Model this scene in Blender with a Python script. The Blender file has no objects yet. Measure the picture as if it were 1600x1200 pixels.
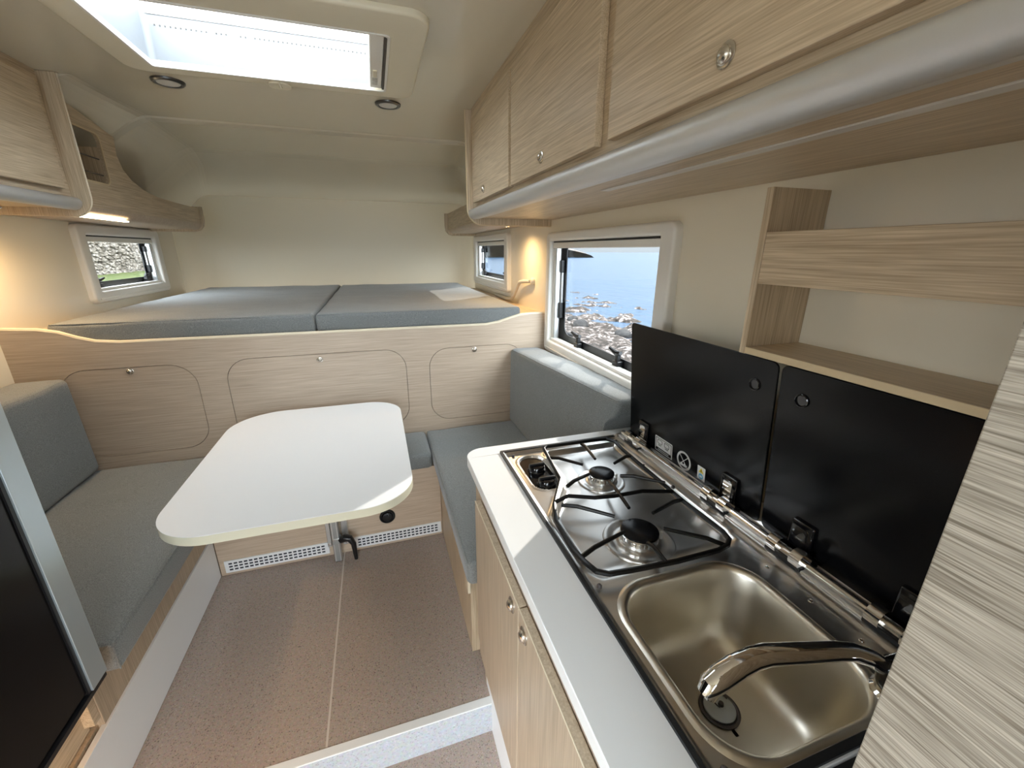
import bpy, bmesh, math, random
from mathutils import Vector, Matrix, noise
from mathutils.geometry import tessellate_polygon
random.seed(7)
S = bpy.context.scene
COL = S.collection
H = 1.53            # camera height above the lower floor; shapes below are written with z measured from the lens height
PI = math.pi

# ------------------------------------------------------------------ camera, world, sun, exposure
yaw, pitch, roll = math.radians(17.849), math.radians(-17.858), math.radians(0.2276)
f_ = Vector((math.sin(yaw)*math.cos(pitch), math.cos(yaw)*math.cos(pitch), math.sin(pitch)))
r_ = Vector((math.cos(yaw), -math.sin(yaw), 0)); u_ = r_.cross(f_)
rr = r_*math.cos(roll)+u_*math.sin(roll); uu = -r_*math.sin(roll)+u_*math.cos(roll)
cam = bpy.data.cameras.new('camera'); co = bpy.data.objects.new('camera', cam); COL.objects.link(co)
m = Matrix((rr, uu, -f_)).transposed().to_4x4(); m.translation = Vector((0, 0, H)); co.matrix_world = m
cam.sensor_fit = 'HORIZONTAL'; cam.sensor_width = 36; cam.lens = 36*645.85/1600; cam.clip_start = 0.02; cam.clip_end = 5000
S.camera = co
S.view_settings.view_transform = 'Standard'; S.view_settings.look = 'None'
S.view_settings.gamma = 1.0; S.view_settings.use_curve_mapping = False
S.view_settings.exposure = 1.0

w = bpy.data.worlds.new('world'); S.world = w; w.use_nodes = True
nt = w.node_tree; bg = nt.nodes['Background']; bg.inputs['Strength'].default_value = 6.0   # sky brightened behind the viewer to light the room, dimmed over the sea
tc = nt.nodes.new('ShaderNodeTexCoord'); sp = nt.nodes.new('ShaderNodeSeparateXYZ'); cr = nt.nodes.new('ShaderNodeValToRGB')
nt.links.new(tc.outputs['Generated'], sp.inputs[0]); nt.links.new(sp.outputs['Z'], cr.inputs[0]); 
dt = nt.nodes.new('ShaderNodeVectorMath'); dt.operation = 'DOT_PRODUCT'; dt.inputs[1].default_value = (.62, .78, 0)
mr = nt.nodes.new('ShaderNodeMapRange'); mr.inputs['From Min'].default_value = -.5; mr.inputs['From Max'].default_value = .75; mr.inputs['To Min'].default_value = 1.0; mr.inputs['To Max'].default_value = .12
mm = nt.nodes.new('ShaderNodeVectorMath'); mm.operation = 'SCALE'
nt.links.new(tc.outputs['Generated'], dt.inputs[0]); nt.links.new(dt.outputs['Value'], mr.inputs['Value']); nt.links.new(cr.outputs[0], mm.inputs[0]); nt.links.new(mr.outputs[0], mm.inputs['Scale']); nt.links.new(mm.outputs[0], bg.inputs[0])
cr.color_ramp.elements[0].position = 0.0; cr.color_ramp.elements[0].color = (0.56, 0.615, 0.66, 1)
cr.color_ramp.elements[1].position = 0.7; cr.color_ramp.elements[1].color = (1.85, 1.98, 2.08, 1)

def lamp(name, typ, loc, energy, color=(1, 1, 1), rot=None, **k):
    l = bpy.data.lights.new(name, typ); l.energy = energy; l.color = color
    for a, b in k.items(): setattr(l, a, b)
    o = bpy.data.objects.new(name, l); COL.objects.link(o); o.location = (loc[0], loc[1], loc[2]+H)
    if rot is not None: o.rotation_euler = rot
    return o
SUN = Vector((-1, -0.84, -0.63)).normalized()
so = lamp('sun', 'SUN', (8, 8, 8), 2.8, (1, 0.90, 0.79), angle=math.radians(0.6))
so.rotation_euler = SUN.to_track_quat('-Z', 'Y').to_euler()
# daylight portals in the openings (they guide sky light, they give none of their own)
def portal(name, loc, direction, sx, sy):
    o = lamp(name, 'AREA', loc, 1, shape='RECTANGLE', size=sx, size_y=sy); o.data.cycles.is_portal = True
    o.rotation_euler = Vector(direction).to_track_quat('-Z', 'Y').to_euler(); return o
portal('roof_light_portal', (-0.285, 1.70, 0.80), (0, 0, -1), 0.85, 0.6)
portal('big_window_portal', (0.925, 1.59, -0.2), (-1, 0, 0), 0.9, 0.6)
portal('entry_portal', (-1.40, -0.33, -0.55), (1, 0, 0), 0.75, 1.9)
portal('fill_window_portal', (-0.15, -1.65, -0.12), (0, 1, 0), 1.75, 1.2)

# ------------------------------------------------------------------ materials
MAT = {}
def bsdf(name, color=(.8, .8, .8), rough=.5, metal=0.0, coat=0.0, spec=0.5, **k):
    m = bpy.data.materials.new(name); m.use_nodes = True; b = m.node_tree.nodes['Principled BSDF']
    b.inputs['Base Color'].default_value = (*color, 1); b.inputs['Roughness'].default_value = rough
    b.inputs['Metallic'].default_value = metal; b.inputs['Coat Weight'].default_value = coat
    b.inputs['Specular IOR Level'].default_value = spec
    for a, v in k.items(): b.inputs[a.replace('_', ' ')].default_value = v
    MAT[name] = m; return m
def nodes(m): return m.node_tree.nodes, m.node_tree.links, m.node_tree.nodes['Principled BSDF']
def add_bump(m, scale, strength, dist=0.001, stretch=(1, 1, 1), detail=3):
    N, L, b = nodes(m)
    t = N.new('ShaderNodeTexCoord'); mp = N.new('ShaderNodeMapping'); mp.inputs['Scale'].default_value = stretch
    n = N.new('ShaderNodeTexNoise'); n.inputs['Scale'].default_value = scale; n.inputs['Detail'].default_value = detail
    bu = N.new('ShaderNodeBump'); bu.inputs['Strength'].default_value = strength; bu.inputs['Distance'].default_value = dist
    L.new(t.outputs['Object'], mp.inputs[0]); L.new(mp.outputs[0], n.inputs['Vector']); L.new(n.outputs['Fac'], bu.inputs['Height'])
    L.new(bu.outputs[0], b.inputs['Normal']); return n
def wood(name, dark, light, axis, fine=420, rough=.42, contrast=.68, wave=30):
    """straight fine grain running along one axis"""
    m = bsdf(name, light, rough); N, L, b = nodes(m)
    t = N.new('ShaderNodeTexCoord')
    def stretched(s_across, s_along, det, dist=0.0):
        mp = N.new('ShaderNodeMapping'); sc = [s_across]*3; sc['xyz'.index(axis)] = s_along; mp.inputs['Scale'].default_value = sc
        n = N.new('ShaderNodeTexNoise'); n.inputs['Scale'].default_value = 1; n.inputs['Detail'].default_value = det; n.inputs['Distortion'].default_value = dist
        L.new(t.outputs['Object'], mp.inputs[0]); L.new(mp.outputs[0], n.inputs['Vector']); return n
    a = stretched(fine, fine/45, 2); c = stretched(wave, wave/14, 4, .6); d = stretched(fine/3.2, fine/90, 3)
    mx = N.new('ShaderNodeMath'); mx.operation = 'MULTIPLY_ADD'; mx.inputs[1].default_value = .55
    L.new(a.outputs['Fac'], mx.inputs[0])
    m2 = N.new('ShaderNodeMath'); m2.operation = 'MULTIPLY'; m2.inputs[1].default_value = .30; L.new(d.outputs['Fac'], m2.inputs[0])
    L.new(m2.outputs[0], mx.inputs[2])
    m3 = N.new('ShaderNodeMath'); m3.operation = 'MULTIPLY_ADD'; m3.inputs[1].default_value = .15
    L.new(c.outputs['Fac'], m3.inputs[0]); L.new(mx.outputs[0], m3.inputs[2])
    r = N.new('ShaderNodeValToRGB'); r.color_ramp.elements[0].position = .5-.20*contrast; r.color_ramp.elements[1].position = .5+.17*contrast+.03
    r.color_ramp.elements[0].color = (*dark, 1); r.color_ramp.elements[1].color = (*light, 1)
    L.new(m3.outputs[0], r.inputs[0]); L.new(r.outputs[0], b.inputs['Base Color'])
    bu = N.new('ShaderNodeBump'); bu.inputs['Strength'].default_value = .25; bu.inputs['Distance'].default_value = .0006
    L.new(mx.outputs[0], bu.inputs['Height']); L.new(bu.outputs[0], b.inputs['Normal'])
    return m
W_D, W_L = (.40, .305, .20), (.66, .54, .385)
for ax in 'xyz': wood('wood_'+ax, W_D, W_L, ax)
wood('panel_x', (.40, .31, .23), (.60, .49, .38), 'x', fine=300, contrast=.85)
wood('cab_y', (.33, .26, .18), (.52, .42, .31), 'z', fine=330, contrast=.8)
wood('tower_y', (.17, .145, .11), (.55, .505, .43), 'y', fine=1000, rough=.5, contrast=.62, wave=60)
bsdf('wood_edge', (.60, .48, .30), .4)
bsdf('pale_edge', (.66, .58, .44), .4)
bsdf('wall', (.80, .73, .57), .42, coat=.05, Coat_Roughness=.3)
bsdf('ceiling', (.66, .61, .485), .26, coat=.5, Coat_Roughness=.04)
bsdf('wall_gloss', (.78, .72, .585), .24, coat=.45, Coat_Roughness=.05)
m = bsdf('lamwhite', (.80, .82, .835), .36); add_bump(m, 900, .08, .0005)
m = bsdf('table_edge', (.62, .60, .47), .4)
m = bsdf('plastic_white', (.80, .78, .73), .3)
m = bsdf('plastic_cream', (.74, .68, .53), .35)
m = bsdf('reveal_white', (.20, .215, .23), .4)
m = bsdf('black', (.006, .006, .007), .35)
m = bsdf('black_gloss', (.004, .004, .005), .12, coat=.3)
m = bsdf('black_satin', (.004, .004, .0045), .22, spec=.22)
m = bsdf('enamel', (.006, .0065, .008), .22, spec=.25)
m = bsdf('iron', (.006, .0055, .005), .35, spec=.3)
m = bsdf('seal', (.01, .012, .014), .5)
m = bsdf('chrome', (.82, .81, .80), .06, 1.0)
m = bsdf('nickel', (.62, .58, .52), .25, 1.0)
m = bsdf('steel', (.76, .75, .73), .29, 1.0); add_bump(m, 60, .02, .001, (1, 8, 1))
m = bsdf('sinksteel', (.74, .70, .61), .36, 1.0); add_bump(m, 40, .03, .001, (1, 8, 1))
m = bsdf('alu', (.66, .67, .67), .34, .85)
m = bsdf('alu_dark', (.40, .42, .42), .4, .8)
m = bsdf('profile_alu', (.66, .66, .65), .46, .7); add_bump(m, 300, .12, .0005)
m = bsdf('strip_alu', (.50, .58, .62), .34, .7)
m = bsdf('grille', (.78, .80, .82), .35)
m = bsdf('slot', (.02, .025, .04), .6)
m = bsdf('sticker', (.62, .62, .60), .5)
m = bsdf('sticker_white', (.8, .8, .78), .5)
m = bsdf('yellow', (.75, .60, .05), .5)
m = bsdf('blue', (.12, .42, .65), .5)
m = bsdf('plug', (.80, .87, .90), .4)
m = bsdf('rubber', (.10, .09, .09), .5)
m = bsdf('grey_plastic', (.55, .53, .48), .4)
m = bsdf('rail_dark', (.10, .085, .07), .5)
m = bsdf('groove', (.16, .12, .08), .7)
m = bsdf('diffuser', (.62, .61, .58), .3)
m = bsdf('seam', (.55, .50, .46), .6)
m = bsdf('nosing', (.72, .74, .74), .4)

def fabric(name, c1, c2):
    m = bsdf(name, c1, .92, spec=.2); N, L, b = nodes(m)
    b.inputs['Sheen Weight'].default_value = .25
    t = N.new('ShaderNodeTexCoord')
    n = N.new('ShaderNodeTexNoise'); n.inputs['Scale'].default_value = 420; n.inputs['Detail'].default_value = 2
    n2 = N.new('ShaderNodeTexNoise'); n2.inputs['Scale'].default_value = 5; n2.inputs['Detail'].default_value = 3
    r = N.new('ShaderNodeValToRGB'); r.color_ramp.elements[0].position = .33; r.color_ramp.elements[1].position = .67
    r.color_ramp.elements[0].color = (*c1, 1); r.color_ramp.elements[1].color = (*c2, 1)
    L.new(t.outputs['Object'], n.inputs['Vector']); L.new(t.outputs['Object'], n2.inputs['Vector']); L.new(n.outputs['Fac'], r.inputs[0]); L.new(r.outputs[0], b.inputs['Base Color'])
    bu = N.new('ShaderNodeBump'); bu.inputs['Strength'].default_value = .5; bu.inputs['Distance'].default_value = .0008
    b2 = N.new('ShaderNodeBump'); b2.inputs['Strength'].default_value = .35; b2.inputs['Distance'].default_value = .012
    L.new(n.outputs['Fac'], bu.inputs['Height']); L.new(n2.outputs['Fac'], b2.inputs['Height'])
    L.new(b2.outputs[0], bu.inputs['Normal']); L.new(bu.outputs[0], b.inputs['Normal'])
    return m
fabric('fabric', (.125, .134, .134), (.235, .246, .243))

def speckle(name, base, spots, light, scale=260, amt=.62):
    m = bsdf(name, base, .45); N, L, b = nodes(m)
    t = N.new('ShaderNodeTexCoord')
    n = N.new('ShaderNodeTexNoise'); n.inputs['Scale'].default_value = scale; n.inputs['Detail'].default_value = 2
    v = N.new('ShaderNodeTexNoise'); v.inputs['Scale'].default_value = scale*.45; v.inputs['Detail'].default_value = 3
    r = N.new('ShaderNodeValToRGB'); e = r.color_ramp.elements
    e[0].position = .30; e[0].color = (*spots, 1); e[1].position = .40; e[1].color = (*base, 1)
    x = e.new(amt); x.color = (*base, 1); y = e.new(.74); y.color = (*light, 1)
    mx = N.new('ShaderNodeMix'); mx.data_type = 'RGBA'; mx.blend_type = 'MULTIPLY'; mx.inputs[0].default_value = .35
    L.new(t.outputs['Object'], n.inputs['Vector']); L.new(t.outputs['Object'], v.inputs['Vector'])
    L.new(n.outputs['Fac'], r.inputs[0]); L.new(r.outputs[0], mx.inputs[6]); L.new(v.outputs['Color'], mx.inputs[7]); L.new(mx.outputs[2], b.inputs['Base Color'])
    return m
speckle('floor_vinyl', (.42, .345, .30), (.14, .105, .09), (.60, .53, .48))
speckle('riser', (.56, .60, .66), (.36, .38, .42), (.74, .78, .82), 190)

def mixglass(name, tint, gloss=.08, rough=.02):
    m = bpy.data.materials.new(name); m.use_nodes = True; N = m.node_tree.nodes; L = m.node_tree.links; N.clear()
    o = N.new('ShaderNodeOutputMaterial'); t = N.new('ShaderNodeBsdfTransparent'); t.inputs[0].default_value = (*tint, 1)
    g = N.new('ShaderNodeBsdfGlossy'); g.inputs['Roughness'].default_value = rough
    lw = N.new('ShaderNodeLayerWeight'); pw = N.new('ShaderNodeMath'); pw.operation = 'POWER'; pw.inputs[1].default_value = 5; L.new(lw.outputs['Facing'], pw.inputs[0])
    fr = N.new('ShaderNodeMath'); fr.operation = 'MULTIPLY_ADD'; fr.inputs[1].default_value = .4; fr.inputs[2].default_value = .03; L.new(pw.outputs[0], fr.inputs[0])
    mx = N.new('ShaderNodeMixShader'); L.new(fr.outputs[0], mx.inputs[0]); L.new(t.outputs[0], mx.inputs[1]); L.new(g.outputs[0], mx.inputs[2]); L.new(mx.outputs[0], o.inputs[0])
    MAT[name] = m; return m
mixglass('pane', (.93, .95, .96))
# milky dome of the roof light
m = bpy.data.materials.new('dome'); m.use_nodes = True; N = m.node_tree.nodes; L = m.node_tree.links; N.clear()
o = N.new('ShaderNodeOutputMaterial'); t = N.new('ShaderNodeBsdfTransparent'); t.inputs[0].default_value = (.92, .95, 1, 1)
tl = N.new('ShaderNodeBsdfTranslucent'); tl.inputs[0].default_value = (.80, .83, .86, 1); mx = N.new('ShaderNodeMixShader'); mx.inputs[0].default_value = .97
L.new(t.outputs[0], mx.inputs[1]); L.new(tl.outputs[0], mx.inputs[2]); L.new(mx.outputs[0], o.inputs[0]); MAT['dome'] = m
def emit(name, color, strength):
    m = bsdf(name, (.8, .8, .8), .5); b = m.node_tree.nodes['Principled BSDF']
    b.inputs['Emission Color'].default_value = (*color, 1); b.inputs['Emission Strength'].default_value = strength; return m
emit('led_warm', (1, .80, .50), 9.0)
bsdf('rim_metal', (.16, .16, .16), .3, 1.0)
emit('led_orange', (1, .50, .14), 26.0)
emit('spot_warm', (1, .78, .45), 16.0)
# sea and shore
m = bsdf('sea', (.020, .042, .072), .22, spec=.22); N, L, b = nodes(m)
t = N.new('ShaderNodeTexCoord'); bu0 = None
for sc, st, ds in ((.12, .6, 1.2), (.9, .8, .35), (5, .7, .06)):
    mp = N.new('ShaderNodeMapping'); mp.inputs['Scale'].default_value = (1, .45, 1); mp.inputs['Rotation'].default_value = (0, 0, .5)
    n = N.new('ShaderNodeTexNoise'); n.inputs['Scale'].default_value = sc; n.inputs['Detail'].default_value = 4
    bu = N.new('ShaderNodeBump'); bu.inputs['Strength'].default_value = st; bu.inputs['Distance'].default_value = ds
    L.new(t.outputs['Object'], mp.inputs[0]); L.new(mp.outputs[0], n.inputs['Vector']); L.new(n.outputs['Fac'], bu.inputs['Height'])
    if bu0: L.new(bu0.outputs[0], bu.inputs['Normal'])
    bu0 = bu
L.new(bu0.outputs[0], b.inputs['Normal'])
def rocky(name, cols, scale, rough=.8):
    m = bsdf(name, cols[0], rough, spec=.1); N, L, b = nodes(m); t = N.new('ShaderNodeTexCoord')
    n = N.new('ShaderNodeTexNoise'); n.inputs['Scale'].default_value = scale; n.inputs['Detail'].default_value = 8; n.inputs['Roughness'].default_value = .7
    r = N.new('ShaderNodeValToRGB'); e = r.color_ramp.elements
    e[0].position = .38; e[1].position = .62; e[0].color = (*cols[0], 1); e[1].color = (*cols[-1], 1)
    for i, c in enumerate(cols[1:-1]): x = e.new(.38+.24*(i+1)/(len(cols)-1)); x.color = (*c, 1)
    bu = N.new('ShaderNodeBump'); bu.inputs['Strength'].default_value = .8; bu.inputs['Distance'].default_value = .06
    L.new(t.outputs['Object'], n.inputs['Vector']); L.new(n.outputs['Fac'], r.inputs[0]); L.new(r.outputs[0], b.inputs['Base Color'])
    L.new(n.outputs['Fac'], bu.inputs['Height']); L.new(bu.outputs[0], b.inputs['Normal']); return m
rocky('shore', [(.004, .0035, .003), (.015, .012, .010), (.04, .031, .027), (.22, .19, .18)], 2.6)
rocky('boulder', [(.012, .012, .013), (.03, .029, .028)], 3)
rocky('headland', [(.035, .032, .034), (.075, .065, .06), (.10, .088, .07)], .25)
rocky('stone', [(.09, .078, .065), (.19, .17, .145), (.30, .275, .245)], 3.0)
rocky('grass', [(.03, .045, .012), (.06, .08, .025), (.10, .10, .05)], 6)
rocky('dirt', [(.055, .044, .03), (.08, .065, .045), (.10, .085, .06)], 2.5)

# ------------------------------------------------------------------ mesh helpers (coordinates: x right, y forward, z from lens height)
class MB:
    def __init__(s): s.bm = bmesh.new()
    def box(s, x0, x1, y0, y1, z0, z1):
        v = [s.bm.verts.new((x, y, z)) for z in (z0, z1) for y in (y0, y1) for x in (x0, x1)]
        for f in ((0, 2, 3, 1), (4, 5, 7, 6), (0, 1, 5, 4), (2, 6, 7, 3), (0, 4, 6, 2), (1, 3, 7, 5)): s.bm.faces.new([v[i] for i in f])
        return s
    def prism(s, outer, a0, a1, axis='x', holes=()):
        """outline (two coordinates, the axis left out in x,y,z order) swept along an axis, with holes"""
        def P(p, a):
            if axis == 'x': return (a, p[0], p[1])
            if axis == 'y': return (p[0], a, p[1])
            return (p[0], p[1], a)
        loops = [list(outer)]+[list(h) for h in holes]
        flat = [p for l in loops for p in l]
        V = [[s.bm.verts.new(P(p, a)) for p in flat] for a in (a0, a1)]
        tris = tessellate_polygon([[Vector((p[0], p[1], 0)) for p in l] for l in loops])
        for t in tris:
            for k in (0, 1):
                try: s.bm.faces.new([V[k][i] for i in t])
                except ValueError: pass
        i = 0
        for l in loops:
            n = len(l)
            for j in range(n): s.bm.faces.new((V[0][i+j], V[0][i+(j+1) % n], V[1][i+(j+1) % n], V[1][i+j]))
            i += n
        return s
    def tube(s, pts, r, n=10, closed=False):
        pts = [Vector(p) for p in pts]; rings = []; N = len(pts)
        up = None
        for i, p in enumerate(pts):
            if closed: d = pts[(i+1) % N]-pts[i-1]
            else: d = pts[min(i+1, N-1)]-pts[max(i-1, 0)]
            d.normalize()
            if up is None: up = d.orthogonal().normalized()
            up = (up-d*up.dot(d)).normalized(); w_ = d.cross(up)
            R = r[i] if isinstance(r, (list, tuple)) else r
            rings.append([s.bm.verts.new(p+(up*math.cos(2*PI*k/n)+w_*math.sin(2*PI*k/n))*R) for k in range(n)])
        for i in range(N if closed else N-1):
            a, b = rings[i], rings[(i+1) % N]
            for k in range(n): s.bm.faces.new((a[k], a[(k+1) % n], b[(k+1) % n], b[k]))
        if not closed:
            s.bm.faces.new(rings[0][::-1]); s.bm.faces.new(rings[-1])
        return s
    def lathe(s, c, prof, axis='z', n=32):
        """prof: (radius, height) pairs"""
        c = Vector(c); rings = []
        for r, h in prof:
            ring = []
            for k in range(n):
                a = 2*PI*k/n; u, v = r*math.cos(a), r*math.sin(a)
                d = {'z': (u, v, h), 'x': (h, u, v), 'y': (u, h, v)}[axis]
                ring.append(s.bm.verts.new(c+Vector(d)))
            rings.append(ring)
        for a, b in zip(rings, rings[1:]):
            for k in range(n): s.bm.faces.new((a[k], a[(k+1) % n], b[(k+1) % n], b[k]))
        s.bm.faces.new(rings[0]); s.bm.faces.new(rings[-1]); return s
    def loft(s, loops, cap0=False, cap1=True, closed=True):
        R = [[s.bm.verts.new(p) for p in l] for l in loops]; n = len(R[0])
        for a, b in zip(R, R[1:]):
            for k in range(n if closed else n-1): s.bm.faces.new((a[k], a[(k+1) % n], b[(k+1) % n], b[k]))
        if cap0: s.bm.faces.new(R[0])
        if cap1: s.bm.faces.new(R[-1])
        return s
    def rbox(s, x0, x1, y0, y1, z0, z1, r, n=14, warp=None):
        """soft rounded box; warp(p) moves the finished points"""
        lo, hi = Vector((x0, y0, z0)), Vector((x1, y1, z1)); c = (lo+hi)/2; h = (hi-lo)/2
        cache = {}
        def div(L):
            m = max(2, min(60, int(L/ (n if n < 1 else .035)))); e = [0, r*.3, r*.65, r]
            mid = [r+(L-2*r)*i/m for i in range(1, m)]
            return e+mid+[L-r, L-r*.65, L-r*.3, L]
        D = [div(hi[i]-lo[i]) for i in range(3)]
        def V(i, j, k):
            key = (i, j, k)
            if key not in cache:
                p = Vector((lo.x+D[0][i], lo.y+D[1][j], lo.z+D[2][k]))
                q = Vector([min(max(p[a], lo[a]+r), hi[a]-r) for a in range(3)]); d = p-q
                if d.length > 1e-9:
                    p = q+d.normalized()*r if sum(abs(t) > 1e-9 for t in d) > 1 else q+d
                if warp: p = warp(p)
                cache[key] = s.bm.verts.new(p)
            return cache[key]
        n3 = [len(d)-1 for d in D]
        for ax in range(3):
            b, c2 = [a for a in range(3) if a != ax]
            for side in (0, n3[ax]):
                for i in range(n3[b]):
                    for j in range(n3[c2]):
                        q = []
                        for di, dj in ((0, 0), (1, 0), (1, 1), (0, 1)):
                            k = [0, 0, 0]; k[ax] = side; k[b] = i+di; k[c2] = j+dj; q.append(V(*k))
                        if side: q.reverse()
                        try: s.bm.faces.new(q)
                        except ValueError: pass
        return s
    def ring(s, o, i, a0, a1, b, axis='x', ro=.03, ri=.006):
        """rounded frame: o and i are (u0, u1, v0, v1) of the outer and inner edge, a0 the wall side, a1 the room side, b the rounding"""
        sg = 1 if a1 > a0 else -1
        def P(p, a): return (a, p[0], p[1]) if axis == 'x' else ((p[0], a, p[1]) if axis == 'y' else (p[0], p[1], a))
        L = []
        def lp(q, grow, rad, a): L.append([P(p, a) for p in rrect(q[0]-grow, q[1]+grow, q[2]-grow, q[3]+grow, max(.001, rad+grow), 8)])
        lp(o, 0, ro, a0)
        for k in range(5):
            t = k/4*PI/2; lp(o, -b*(1-math.cos(t)), ro, a1-sg*b*(1-math.sin(t)))
        for k in range(5):
            t = PI/2-k/4*PI/2; lp(i, b*(1-math.cos(t)), ri, a1-sg*b*(1-math.sin(t)))
        lp(i, 0, ri, a0)
        return s.loft(L, cap0=False, cap1=False)
    def build(s, name, mat, parent=None, origin=None, bevel=0, seg=2, smooth=True, angle=35):
        bm = s.bm; bmesh.ops.recalc_face_normals(bm, faces=bm.faces)
        if origin is None:
            if parent is not None: origin = parent['_o']
            else:
                xs = [v.co for v in bm.verts]
                origin = ((min(v.x for v in xs)+max(v.x for v in xs))/2, (min(v.y for v in xs)+max(v.y for v in xs))/2, min(v.z for v in xs))
        off = Vector(origin)
        for v in bm.verts: v.co -= off
        me = bpy.data.meshes.new(name); bm.to_mesh(me); bm.free()
        me.materials.append(MAT[mat] if isinstance(mat, str) else mat)
        o = bpy.data.objects.new(name, me); COL.objects.link(o); ORG[o.name] = tuple(off)
        o['_o'] = tuple(off)
        if parent is not None: o.parent = parent
        else: o.location = off+Vector((0, 0, H))
        if smooth:
            me.shade_smooth()
            if hasattr(me, 'set_sharp_from_angle'): me.set_sharp_from_angle(angle=math.radians(angle))
        if bevel:
            b = o.modifiers.new('bevel', 'BEVEL'); b.width = bevel; b.segments = seg; b.limit_method = 'ANGLE'; b.angle_limit = math.radians(40); b.harden_normals = False
        return o
ORG = {}
def thing(name, label, cat, loc, group=None):
    o = bpy.data.objects.new(name, None); COL.objects.link(o); o.location = (loc[0], loc[1], loc[2]+H); o['_o'] = tuple(loc)
    o.empty_display_size = .05
    if label: o['label'] = label; o['category'] = cat
    if group: o['group'] = group
    return o
def tag(o, label, cat, group=None, kind=None):
    o['label'] = label; o['category'] = cat
    if group: o['group'] = group
    if kind: o['kind'] = kind
    return o
def struct(o, kind='structure'): o['kind'] = kind; return o
def rrect(a0, a1, b0, b1, r, n=6):
    """rounded rectangle outline; r a number or four radii (a0b0, a1b0, a1b1, a0b1)"""
    R = r if isinstance(r, (tuple, list)) else (r,)*4; out = []
    for (cx, cy, q), rad in zip(((a0, b0, 2), (a1, b0, 3), (a1, b1, 0), (a0, b1, 1)), R):
        sx = 1 if cx == a0 else -1; sy = 1 if cy == b0 else -1
        if rad <= 0: out.append((cx, cy)); continue
        for k in range(n+1):
            a = (q+k/n)*PI/2
            out.append((cx+sx*rad+rad*math.cos(a), cy+sy*rad+rad*math.sin(a)))
    return out
def sdf_rr(x, y, a0, a1, b0, b1, r):
    cx, cy = (a0+a1)/2, (b0+b1)/2; qx = abs(x-cx)-(a1-a0)/2+r; qy = abs(y-cy)-(b1-b0)/2+r
    return math.hypot(max(qx, 0), max(qy, 0))+min(max(qx, qy), 0)-r
def sstep(a, b, x):
    t = min(max((x-a)/(b-a), 0), 1); return t*t*(3-2*t)
def knob(parent, x, y, z, axis, sgn, r=.011, name='knob'):
    """small round push button lock with a rim"""
    pr = [(r*1.25, 0), (r*1.25, .0015), (r*1.05, .003), (r*.85, .003), (r*.82, .006), (r*.6, .009), (r*.2, .0105)]
    return MB().lathe((x, y, z), [(a, sgn*b) for a, b in pr], axis, 20).build(name, 'nickel', parent)

# ================================================================== OUTSIDE
sea = MB().box(12, 1800, -400, 1800, -5.9, -5.5).build('sea', 'sea', smooth=False)
tag(sea, 'pale blue sea with glitter seen through the right hand windows', 'sea', kind='stuff')
def shore_h(x, y):
    b = -2.5-.27*min(10, max(0, x-2.0))-.045*max(0, x-12)
    n = noise.fractal(Vector((x*.42, y*.42, 3)), 1.0, 2.1, 5)*.62+noise.fractal(Vector((x*1.6, y*1.6, 9)), 1.0, 2.0, 4)*.16
    return b+n*sstep(1.5, 7, x)
mb = MB(); nx, ny = 90, 150; g = []
for i in range(nx+1):
    x = 1.15+(30-1.15)*(i/nx)**1.35
    g.append([mb.bm.verts.new((x, y, shore_h(x, y))) for y in [-14+74*(j/ny) for j in range(ny+1)]])
for i in range(nx):
    for j in range(ny): mb.bm.faces.new((g[i][j], g[i+1][j], g[i+1][j+1], g[i][j+1]))
tag(mb.build('rocky_shore', 'shore', angle=80), 'low rocky foreshore with wet ledges between the camper and the sea', 'shore', kind='stuff')
spots = [(15.05, 30.7, .42, 'small dark boulder farthest left at the water edge in the big window'),
         (14.45, 28.0, .62, 'largest dark boulder on the shore in the big window'),
         (15.6, 24.0, .60, 'dark boulder in the water close to the raised black lid corner'),
         (10.3, 21.2, .24, 'small low dark boulder nearest the left window latch')]
for x, y, r, lab in spots:
    mb = MB(); bmesh.ops.create_icosphere(mb.bm, subdivisions=3, radius=1)
    sx, sy, sz = r*random.uniform(.9, 1.3), r*random.uniform(.9, 1.2), r*random.uniform(.6, .8)
    for v in mb.bm.verts:
        k = 1+.25*noise.noise(v.co*1.6+Vector((x, y, 0))); v.co = Vector((v.co.x*sx*k+x, v.co.y*sy*k+y, v.co.z*sz*k+shore_h(x, y)+sz*.35))
    tag(mb.build('boulder', 'boulder', angle=70), lab, 'boulder', 'dark boulders on the foreshore')
mb = MB(); g = []
for i in range(61):
    row = []
    for j in range(25):
        u = i/60; x = 10+178*u; y = 345+120*(j/24)
        hgt = (1-u)**.55*34*(math.sin(PI*min(1, j/24*.8+.2)))+1.5*noise.fractal(Vector((x*.05, y*.05, 1)), 1, 2, 4)*(1-u)
        row.append(mb.bm.verts.new((x, y, -5.9+max(0, hgt)*1.0+(.6 if 0 < j < 24 and i < 60 else 0))))
    g.append(row)
for i in range(60):
    for j in range(24): mb.bm.faces.new((g[i][j], g[i+1][j], g[i+1][j+1], g[i][j+1]))
tag(mb.build('headland', 'headland', angle=80), 'dark low headland across the water, falling away to the right', 'headland')
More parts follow.
